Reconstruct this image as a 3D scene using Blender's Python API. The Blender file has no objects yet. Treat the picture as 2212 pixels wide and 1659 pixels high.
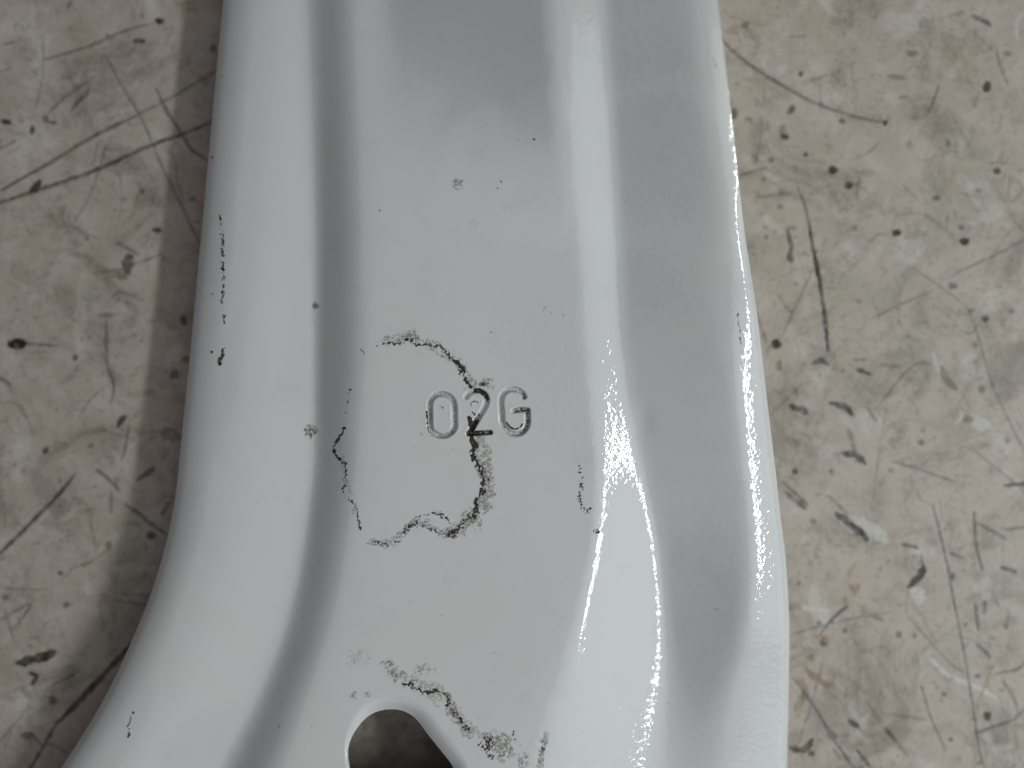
import bpy, math
import numpy as np

# ------------------------------------------------------------------ scale
# measured on the stamped face: 1 unit of the survey grid = 0.1 mm
S = 1e-4
CX, CY = 1106.0, 829.5
D = 1750.0            # camera height above the stamped face (grid units)
ZF = 190.0            # stamped face above the floor (grid units)
C = bpy.context.scene.collection
scene = bpy.context.scene

# ------------------------------------------------------------------ camera
cam = bpy.data.cameras.new('camera')
cam.sensor_width = 36.0
cam.lens = 36.0 * D / 2212.0
cam.clip_start = 0.005
cam.clip_end = 50
cam.dof.use_dof = True
cam.dof.focus_distance = D * S
cam.dof.aperture_fstop = 3.5
co = bpy.data.objects.new('camera', cam)
co.location = (0, 0, (D + ZF) * S)
C.objects.link(co)
scene.camera = co

# ------------------------------------------------------------------ light
world = bpy.data.worlds.new("World")
scene.world = world
world.use_nodes = True
bg = world.node_tree.nodes['Background']
bg.inputs['Color'].default_value = (0.98, 0.95, 1.0, 1)
bg.inputs['Strength'].default_value = 0.015
scene.view_settings.view_transform = 'Standard'
scene.view_settings.look = 'None'
scene.view_settings.exposure = 0.0
scene.view_settings.gamma = 1.0


def area(name, loc, target, sx, sy, radiance, color, roll=0.0):
    l = bpy.data.lights.new(name, 'AREA')
    l.shape = 'RECTANGLE'
    l.size, l.size_y = sx, sy
    l.energy = radiance * sx * sy * math.pi
    l.color = color
    o = bpy.data.objects.new(name, l)
    o.location = loc
    import mathutils
    d = mathutils.Vector(target) - mathutils.Vector(loc)
    q = d.to_track_quat('-Z', 'Y')
    o.rotation_euler = (q.to_matrix().to_4x4() @ mathutils.Matrix.Rotation(roll, 4, 'Z')).to_euler()
    C.objects.link(o)
    return o


# fluorescent tube of the workshop, to the right of the work, long axis along y
area('tube_lamp', (0.666, -0.19, 0.621), (0, -0.19, 0.02), 0.57, 0.050, 44.0, (0.93, 1.0, 0.98))
# broad source added behind it to soften the cast shadow
area('broad_fill', (0.86, -0.20, 0.74), (0, -0.10, 0.0), 1.3, 1.5, 0.85, (0.92, 1.0, 0.985))
# soft fill added on the near side, standing in for room light
area('near_fill', (0.0, -1.5, 1.0), (0, 0, 0), 1.8, 1.0, 0.36, (1.0, 0.97, 1.0))
# overhead fill added to reflect in the paint; then the ceiling beyond the head
area('overhead_fill', (-0.5, -0.7, 2.5), (-0.5, -0.7, 0), 1.8, 2.0, 0.38, (0.97, 1.0, 1.0), math.radians(32))
area('ceiling_lamp', (-0.7, 0.85, 2.5), (-0.7, 0.85, 0), 1.8, 1.1, 0.35, (1.0, 0.86, 1.0))


# ------------------------------------------------------------------ numeric helpers
def hash2(ix, iy, seed):
    h = (ix.astype(np.int64) * 374761393 + iy.astype(np.int64) * 668265263 + seed * 1442695041) & 0xffffffff
    h = ((h ^ (h >> 13)) * 1274126177) & 0xffffffff
    h = h ^ (h >> 16)
    return (h & 0xffffff) / float(0xffffff)


def vnoise(x, y, seed=0):
    ix, iy = np.floor(x), np.floor(y)
    fx, fy = x - ix, y - iy
    fx = fx * fx * (3 - 2 * fx)
    fy = fy * fy * (3 - 2 * fy)
    a = hash2(ix, iy, seed); b = hash2(ix + 1, iy, seed)
    c = hash2(ix, iy + 1, seed); d = hash2(ix + 1, iy + 1, seed)
    return (a * (1 - fx) + b * fx) * (1 - fy) + (c * (1 - fx) + d * fx) * fy


def fbm(x, y, seed=0, o=3):
    s, a, t = 0, 1.0, 0
    for i in range(o):
        s = s + a * vnoise(x * 2 ** i, y * 2 ** i, seed + 17 * i)
        t += a
        a *= 0.55
    return s / t


def sstep(a, b, x):
    t = np.clip((x - a) / (b - a), 0, 1)
    return t * t * (3 - 2 * t)


def ramp(t, r):                       # smooth hinge
    t = t / r
    return r * (np.maximum(t, 0) + np.log1p(np.exp(-np.abs(t))))


def polydist(px, py, pts):
    """distance to a polyline and the parameter 0..1 along it"""
    best = np.full(px.shape, 1e9)
    par = np.zeros(px.shape)
    seg = [math.hypot(pts[i + 1][0] - pts[i][0], pts[i + 1][1] - pts[i][1]) for i in range(len(pts) - 1)]
    tot = sum(seg) or 1
    acc = 0
    for i in range(len(pts) - 1):
        ax, ay = pts[i]; bx, by = pts[i + 1]
        dx, dy = bx - ax, by - ay
        L2 = dx * dx + dy * dy or 1e-9
        t = np.clip(((px - ax) * dx + (py - ay) * dy) / L2, 0, 1)
        d = np.hypot(px - ax - t * dx, py - ay - t * dy)
        m = d < best
        best = np.where(m, d, best)
        par = np.where(m, (acc + t * seg[i]) / tot, par)
        acc += seg[i]
    return best, par


def spline(pts, n=8, closed=False):
    P = list(pts)
    N = len(P)
    out = []
    rng = range(N) if closed else range(N - 1)
    for i in rng:
        p0 = P[(i - 1) % N] if closed or i > 0 else P[i]
        p1 = P[i]; p2 = P[(i + 1) % N]
        p3 = P[(i + 2) % N] if closed or i + 2 < N else P[(i + 1) % N]
        for k in range(n):
            t = k / n
            out.append(tuple(0.5 * (2 * p1[j] + (p2[j] - p0[j]) * t + (2 * p0[j] - 5 * p1[j] + 4 * p2[j] - p3[j]) * t * t
                             + (-p0[j] + 3 * p1[j] - 3 * p2[j] + p3[j]) * t ** 3) for j in (0, 1)))
    if not closed:
        out.append(tuple(P[-1]))
    return out


def curve(tab, y, deg=11.0):
    ys = np.array([t[0] for t in tab], float); xs = np.array([t[1] for t in tab], float)
    yy = np.arange(-900, 2700, 4.0)
    v = np.interp(yy, ys, xs)
    lo = yy < ys[0]; v[lo] = xs[0] + (yy[lo] - ys[0]) * (xs[1] - xs[0]) / (ys[1] - ys[0])
    hi = yy > ys[-1]; v[hi] = xs[-1] + (yy[hi] - ys[-1]) * (xs[-1] - xs[-2]) / (ys[-1] - ys[-2])
    k = np.exp(-0.5 * (np.arange(-30, 31) / deg) ** 2); k /= k.sum()
    vp = np.concatenate([v[0] + (v[1] - v[0]) * np.arange(-30, 0), v, v[-1] + (v[-1] - v[-2]) * np.arange(1, 31)])
    return np.interp(y, yy, np.convolve(vp, k, 'valid'))


# ------------------------------------------------------------------ materials
def new_mat(name):
    m = bpy.data.materials.new(name)
    m.use_nodes = True
    nt = m.node_tree
    return m, nt, nt.nodes['Principled BSDF']


class G:
    def __init__(self, nt):
        self.nt = nt; self.n = nt.nodes; self.l = nt.links

    def put(self, inp, v):
        if hasattr(v, 'is_linked') or isinstance(v, bpy.types.NodeSocket):
            self.l.new(v, inp)
        else:
            inp.default_value = v

    def noise(self, scale, detail=3, rough=0.55, vec=None, dist=0.0):
        n = self.n.new('ShaderNodeTexNoise')
        n.inputs['Scale'].default_value = scale
        n.inputs['Detail'].default_value = detail
        n.inputs['Roughness'].default_value = rough
        n.inputs['Distortion'].default_value = dist
        self.l.new(vec, n.inputs['Vector'])
        return n.outputs['Fac']

    def ramp(self, f, a, b, lo=0.0, hi=1.0):
        n = self.n.new('ShaderNodeMapRange')
        n.interpolation_type = 'SMOOTHSTEP'
        self.put(n.inputs['Value'], f)
        n.inputs['From Min'].default_value = a; n.inputs['From Max'].default_value = b
        n.inputs['To Min'].default_value = lo; n.inputs['To Max'].default_value = hi
        return n.outputs['Result']

    def math(self, op, a, b=0.0):
        n = self.n.new('ShaderNodeMath'); n.operation = op
        self.put(n.inputs[0], a); self.put(n.inputs[1], b)
        return n.outputs[0]

    def mix(self, f, a, b):
        n = self.n.new('ShaderNodeMix'); n.data_type = 'RGBA'
        self.put(n.inputs['Factor'], f); self.put(n.inputs['A'], a); self.put(n.inputs['B'], b)
        return n.outputs['Result']

    def pos(self, sc=(1, 1, 1)):
        g = self.n.new('ShaderNodeTexCoord')
        m = self.n.new('ShaderNodeMapping')
        m.inputs['Scale'].default_value = sc
        self.l.new(g.outputs['Object'], m.inputs['Vector'])
        return m.outputs['Vector']

    def attr(self, name):
        a = self.n.new('ShaderNodeAttribute'); a.attribute_name = name
        s = self.n.new('ShaderNodeSeparateColor')
        self.l.new(a.outputs['Color'], s.inputs['Color'])
        return s.outputs['Red'], s.outputs['Green'], s.outputs['Blue']

    def bump(self, h, strength, dist, normal=None):
        b = self.n.new('ShaderNodeBump')
        b.inputs['Strength'].default_value = strength
        b.inputs['Distance'].default_value = dist
        self.put(b.inputs['Height'], h)
        if normal is not None:
            self.l.new(normal, b.inputs['Normal'])
        return b.outputs['Normal']


# --- white stove paint on the pressing
paint, nt, bs = new_mat('white_paint')
g = G(nt)
v = g.pos()
dark, brown, _ = g.attr('grime_shade')
tone = g.noise(35, 3, 0.5, v)
col = g.mix(g.ramp(tone, 0.3, 0.7), (0.635, 0.64, 0.635, 1), (0.645, 0.64, 0.655, 1))
# fine dust specks
vor = nt.nodes.new('ShaderNodeTexVoronoi'); vor.inputs['Scale'].default_value = 420
nt.links.new(v, vor.inputs['Vector'])
sep = nt.nodes.new('ShaderNodeSeparateColor'); nt.links.new(vor.outputs['Color'], sep.inputs['Color'])
spk = g.math('MULTIPLY', g.ramp(vor.outputs['Distance'], 0.035, 0.12, 1, 0), g.ramp(sep.outputs['Red'], 0.78, 0.93))
sx_ = nt.nodes.new('ShaderNodeSeparateXYZ'); nt.links.new(v, sx_.inputs[0])
zone = g.math('MULTIPLY', g.ramp(sx_.outputs[0], 0.0, 0.03), g.ramp(sx_.outputs[1], -0.02, -0.07))
spk = g.math('MULTIPLY', spk, g.math('ADD', g.math('MULTIPLY', zone, 0.85), 0.12))
grain = g.noise(2100, 3, 0.7, v)
gr = g.math('MULTIPLY', g.math('SUBTRACT', grain, 0.5), 2.6)
dark0, brown0 = dark, brown
dark = g.math('MULTIPLY', g.ramp(g.math('ADD', dark, gr), 0.34, 0.80), g.ramp(dark, 0.03, 0.3))
brown = g.math('MULTIPLY', g.ramp(g.math('ADD', brown, gr), 0.14, 0.95), g.ramp(brown, 0.02, 0.55, 0, 0.80))

col = g.mix(g.math('MULTIPLY', spk, 0.55), col, (0.12, 0.11, 0.10, 1))
film = g.ramp(g.noise(110, 5, 0.7, v), 0.52, 0.75)
col = g.mix(g.math('MULTIPLY', film, 0.10), col, (0.33, 0.33, 0.32, 1))
col = g.mix(brown, col, (0.125, 0.095, 0.075, 1))
col = g.mix(dark, col, (0.036, 0.027, 0.02, 1))
nt.links.new(col, bs.inputs['Base Color'])
rg = g.math('ADD', g.ramp(g.noise(60, 4, 0.6, v), 0.3, 0.7, 0.05, 0.07), g.math('MULTIPLY', g.math('MAXIMUM', dark, brown), 0.5))
nt.links.new(rg, bs.inputs['Coat Roughness'])
nt.links.new(g.math('SUBTRACT', 1.0, g.math('MULTIPLY', g.math('MAXIMUM', dark, brown), 0.85)), bs.inputs['Coat Weight'])
bs.inputs['Coat IOR'].default_value = 1.65
bs.inputs['Roughness'].default_value = 0.55
bs.inputs['Specular IOR Level'].default_value = 0.15
bs.inputs['IOR'].default_value = 1.5
peel = g.noise(900, 1.5, 0.5, v)
peel2 = g.noise(1500, 1, 0.5, v)
sxx = nt.nodes.new('ShaderNodeSeparateXYZ'); nt.links.new(v, sxx.inputs[0])
peel = g.math('MULTIPLY', peel, g.ramp(sxx.outputs[0], 0.008, 0.020, 0.35, 1.0))     # runs coarser towards the right
nrm = g.bump(peel, 0.95, 0.00011)
nrm = g.bump(peel2, 0.5, 0.00003, nrm)
nrm = g.bump(dark, 0.5, 0.00012, nrm)
nt.links.new(nrm, bs.inputs['Coat Normal'])
nt.links.new(g.bump(dark, 0.4, 0.00010), bs.inputs['Normal'])

# --- worn beige floor
floor_m, nt, bs = new_mat('worn_floor')
g = G(nt)
v = g.pos()
dark, rust, white = g.attr('wear')
n1 = g.noise(28, 4, 0.6, v, 0.6)
n2 = g.noise(120, 5, 0.65, v, 0.3)
n3 = g.noise(420, 4, 0.7, v)
n4 = g.noise(60, 5, 0.7, v, 1.0)
col = g.mix(g.ramp(n1, 0.35, 0.66), (0.405, 0.357, 0.303, 1), (0.45, 0.38, 0.332, 1))
col = g.mix(g.ramp(n2, 0.42, 0.66, 0, 0.55), col, (0.54, 0.475, 0.425, 1))
col = g.mix(g.ramp(n4, 0.50, 0.70, 0, 0.50), col, (0.255, 0.222, 0.18, 1))
col = g.mix(g.ramp(n3, 0.55, 0.72, 0, 0.38), col, (0.19, 0.175, 0.15, 1))
col = g.mix(g.ramp(g.noise(230, 5, 0.75, v, 0.5), 0.59, 0.70, 0, 0.40), col, (0.16, 0.15, 0.125, 1))
cl = g.noise(46, 6, 0.72, v, 0.8)
col = g.mix(g.ramp(cl, 0.48, 0.68, 0, 0.70), col, (0.20, 0.175, 0.14, 1))
col = g.mix(g.ramp(g.noise(75, 4, 0.65, v, 0.4), 0.56, 0.70, 0, 0.5), col, (0.60, 0.575, 0.55, 1))
cr = g.noise(320, 6, 0.8, v, 0.2)
col = g.mix(g.math('MULTIPLY', g.ramp(cr, 0.54, 0.66), g.ramp(cl, 0.42, 0.62, 0.15, 0.75)), col, (0.14, 0.125, 0.10, 1))
col = g.mix(white, col, (0.56, 0.545, 0.525, 1))
rust = g.math('MULTIPLY', rust, g.ramp(g.noise(260, 4, 0.7, v), 0.36, 0.60, 0.15, 1.0))
col = g.mix(rust, col, (0.22, 0.12, 0.045, 1))
dark = g.math('MULTIPLY', dark, g.ramp(g.noise(350, 4, 0.75, v), 0.30, 0.50, 0.45, 1.0))
white = white
vl = g.pos((1.0, 0.45, 1.0))
for sc, wd, op in ((55, 0.006, 0.45), (95, 0.006, 0.40), (170, 0.010, 0.35)):
    rn = g.noise(sc, 2, 0.5, vl if sc != 95 else g.pos((0.5, 1.0, 1.0)), 0.3)
    ln = g.ramp(g.math('ABSOLUTE', g.math('SUBTRACT', rn, 0.5)), 0.0, wd, 1, 0)
    ln = g.math('MULTIPLY', ln, g.ramp(g.noise(sc * 1.7, 2, 0.5, v), 0.50, 0.62, 0, op))
    col = g.mix(ln, col, (0.13, 0.115, 0.09, 1))
fib = g.math('MULTIPLY', g.ramp(g.noise(900, 4, 0.75, v), 0.54, 0.68), g.ramp(g.noise(90, 3, 0.6, v), 0.42, 0.62, 0.1, 0.6))
col = g.mix(fib, col, (0.17, 0.135, 0.09, 1))
col = g.mix(dark, col, (0.018, 0.015, 0.012, 1))
nt.links.new(col, bs.inputs['Base Color'])
nt.links.new(g.ramp(n2, 0.3, 0.7, 0.42, 0.6), bs.inputs['Roughness'])
bs.inputs['IOR'].default_value = 1.45
nrm = g.bump(g.math('SUBTRACT', n2, g.math('MULTIPLY', n3, 0.4)), 0.4, 0.00025)
nt.links.new(nrm, bs.inputs['Normal'])


# ------------------------------------------------------------------ mesh builder
def grid_mesh(name, mat, co3, faces, normals=None, attr=None, parent=None):
    """co3 (N,3) in metres, faces (M,4); keeps only used vertices"""
    used = np.unique(faces)
    remap = np.full(len(co3), -1, np.int64); remap[used] = np.arange(len(used))
    f = remap[faces]
    me = bpy.data.meshes.new(name)
    me.vertices.add(len(used)); me.vertices.foreach_set('co', co3[used].astype(np.float32).ravel())
    me.loops.add(f.size); me.loops.foreach_set('vertex_index', f.astype(np.int32).ravel())
    me.polygons.add(len(f))
    me.polygons.foreach_set('loop_start', (np.arange(len(f)) * 4).astype(np.int32))
    me.polygons.foreach_set('loop_total', np.full(len(f), 4, np.int32))
    me.update(calc_edges=True)
    me.polygons.foreach_set('use_smooth', np.ones(len(f), bool))
    if attr is not None:
        a = me.attributes.new(attr[0], 'FLOAT_COLOR', 'POINT')
        c4 = np.ones((len(used), 4), np.float32); c4[:, :3] = attr[1][used]
        a.data.foreach_set('color', c4.ravel())
    if normals is not None:
        me.normals_split_custom_set_from_vertices(normals[used].astype(np.float32))
    me.materials.append(mat)
    o = bpy.data.objects.new(name, me)
    C.objects.link(o)
    if parent is not None:
        o.parent = parent
    return o


# ================================================================== FLOOR
def axis(segs):
    out = []
    for a, b, st in segs:
        out.append(np.arange(a, b, st))
    out.append([segs[-1][1]])
    return np.concatenate(out)


KF = (D + ZF) / D           # floor lies deeper: grid units grow by this
fx = axis([(-2400, -150, 60), (-150, 520, 2.3), (520, 740, 12), (740, 1010, 6), (1010, 1530, 12), (1530, 2360, 2.3), (2360, 4600, 60)])
fy = axis([(-2200, -120, 60), (-120, 1780, 2.3), (1780, 3900, 60)])
FX, FY = np.meshgrid(fx, fy)
wear = np.zeros(FX.shape + (3,), np.float32)


def fstroke(pts, w, k=0.8, ch=0, taper=(0.5, 0.5), jag=0.5, soft=1.6, smooth=True):
    if smooth and len(pts) > 2:
        pts = spline(pts, 5)
    xs = [p[0] for p in pts]; ys = [p[1] for p in pts]
    m = w * 1.6 + 8
    i0, i1 = np.searchsorted(fx, [min(xs) - m, max(xs) + m])
    j0, j1 = np.searchsorted(fy, [min(ys) - m, max(ys) + m])
    if i1 <= i0 or j1 <= j0:
        return
    px, py = FX[j0:j1, i0:i1], FY[j0:j1, i0:i1]
    d, t = polydist(px, py, pts)
    prof = np.minimum(1, np.minimum(t / 0.35 + taper[0], (1 - t) / 0.35 + taper[1]))
    hw = w * 0.5 * prof
    hw = hw * (1 + jag * (vnoise(px / 9, py / 9, 5) - 0.5) * 1.6)
    a = 1 - sstep(hw - soft, hw + soft, d)
    a = a * np.clip(hw / 1.6, 0, 1)
    a *= k * (1 - 0.35 * jag + 0.7 * jag * (vnoise(px / 14, py / 14, 9) - 0.3))
    wear[j0:j1, i0:i1, ch] = np.maximum(wear[j0:j1, i0:i1, ch], np.clip(a, 0, 1))


def blob(x, y, w, h, ang=0, k=0.85, ch=0, jag=0.7, soft=1.8):
    m = max(w, h) * 1.2 + 8
    i0, i1 = np.searchsorted(fx, [x - m, x + m]); j0, j1 = np.searchsorted(fy, [y - m, y + m])
    if i1 <= i0 or j1 <= j0:
        return
    px, py = FX[j0:j1, i0:i1], FY[j0:j1, i0:i1]
    c, s = math.cos(math.radians(ang)), math.sin(math.radians(ang))
    u = ((px - x) * c + (py - y) * s) / (w * 0.5); q = (-(px - x) * s + (py - y) * c) / (h * 0.5)
    r = np.hypot(u, q) + jag * (fbm(px / 7, py / 7, 3, 2) - 0.5)
    e = soft / (min(w, h) * 0.5)
    a = (1 - sstep(1 - e, 1 + e, r)) * k
    wear[j0:j1, i0:i1, ch] = np.maximum(wear[j0:j1, i0:i1, ch], a)


# random light wear first -------------------------------------------------
rs = np.random.RandomState(11)
for i in range(520):
    x, y = rs.uniform(-120, 2330), rs.uniform(-100, 1760)
    if 520 < x < 1530:
        continue
    L = rs.exponential(34) + 8
    a = rs.normal(0.6 if x < 600 else 1.1, 1.0)
    b = a + rs.normal(0, 0.4)
    p1 = (x + L * 0.5 * math.cos(a), y - L * 0.5 * math.sin(a))
    p2 = (p1[0] + L * 0.5 * math.cos(b), p1[1] - L * 0.5 * math.sin(b))
    fstroke([(x, y), p1, p2], rs.uniform(2.0, 5.0), rs.uniform(0.10, 0.42), 0, (0, 0), 0.7)
for i in range(420):
    x, y = rs.uniform(-120, 2330), rs.uniform(-100, 1760)
    if 520 < x < 1530:
        continue
    r = rs.exponential(2.2) + 3.0
    blob(x, y, r * rs.uniform(1, 2.2), r, rs.uniform(0, 180), rs.uniform(0.12, 0.5), 0, 0.8)
for i in range(26):
    x, y = rs.uniform(1640, 2300), rs.uniform(-50, 1700)
    fstroke([(x, y), (x + rs.normal(0, 90), y + rs.normal(0, 130))], 3.2, rs.uniform(0.2, 0.4), 0, (0, 0), 0.6)
for i in range(22):
    x, y = rs.uniform(-80, 430), rs.uniform(-50, 1700)
    fstroke([(x, y), (x + rs.normal(0, 110), y + rs.normal(0, 80))], 3.2, rs.uniform(0.2, 0.38), 0, (0, 0), 0.6)
for i in range(60):
    x, y = (rs.uniform(1640, 2300) if rs.rand() < 0.6 else rs.uniform(-80, 460)), rs.uniform(-50, 1700)
    blob(x, y, rs.uniform(10, 34), rs.uniform(5, 14), rs.uniform(0, 180), rs.uniform(0.15, 0.35), 1, 1.2, 4)
for i in range(40):
    x, y = (rs.uniform(1640, 2300) if rs.rand() < 0.7 else rs.uniform(-80, 460)), rs.uniform(-50, 1700)
    a = rs.uniform(0, 6.28); L = rs.uniform(20, 70)
    fstroke([(x, y), (x + L * math.cos(a), y + L * math.sin(a))], rs.uniform(3, 7), rs.uniform(0.15, 0.4), 2, (0, 0), 0.9)

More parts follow.
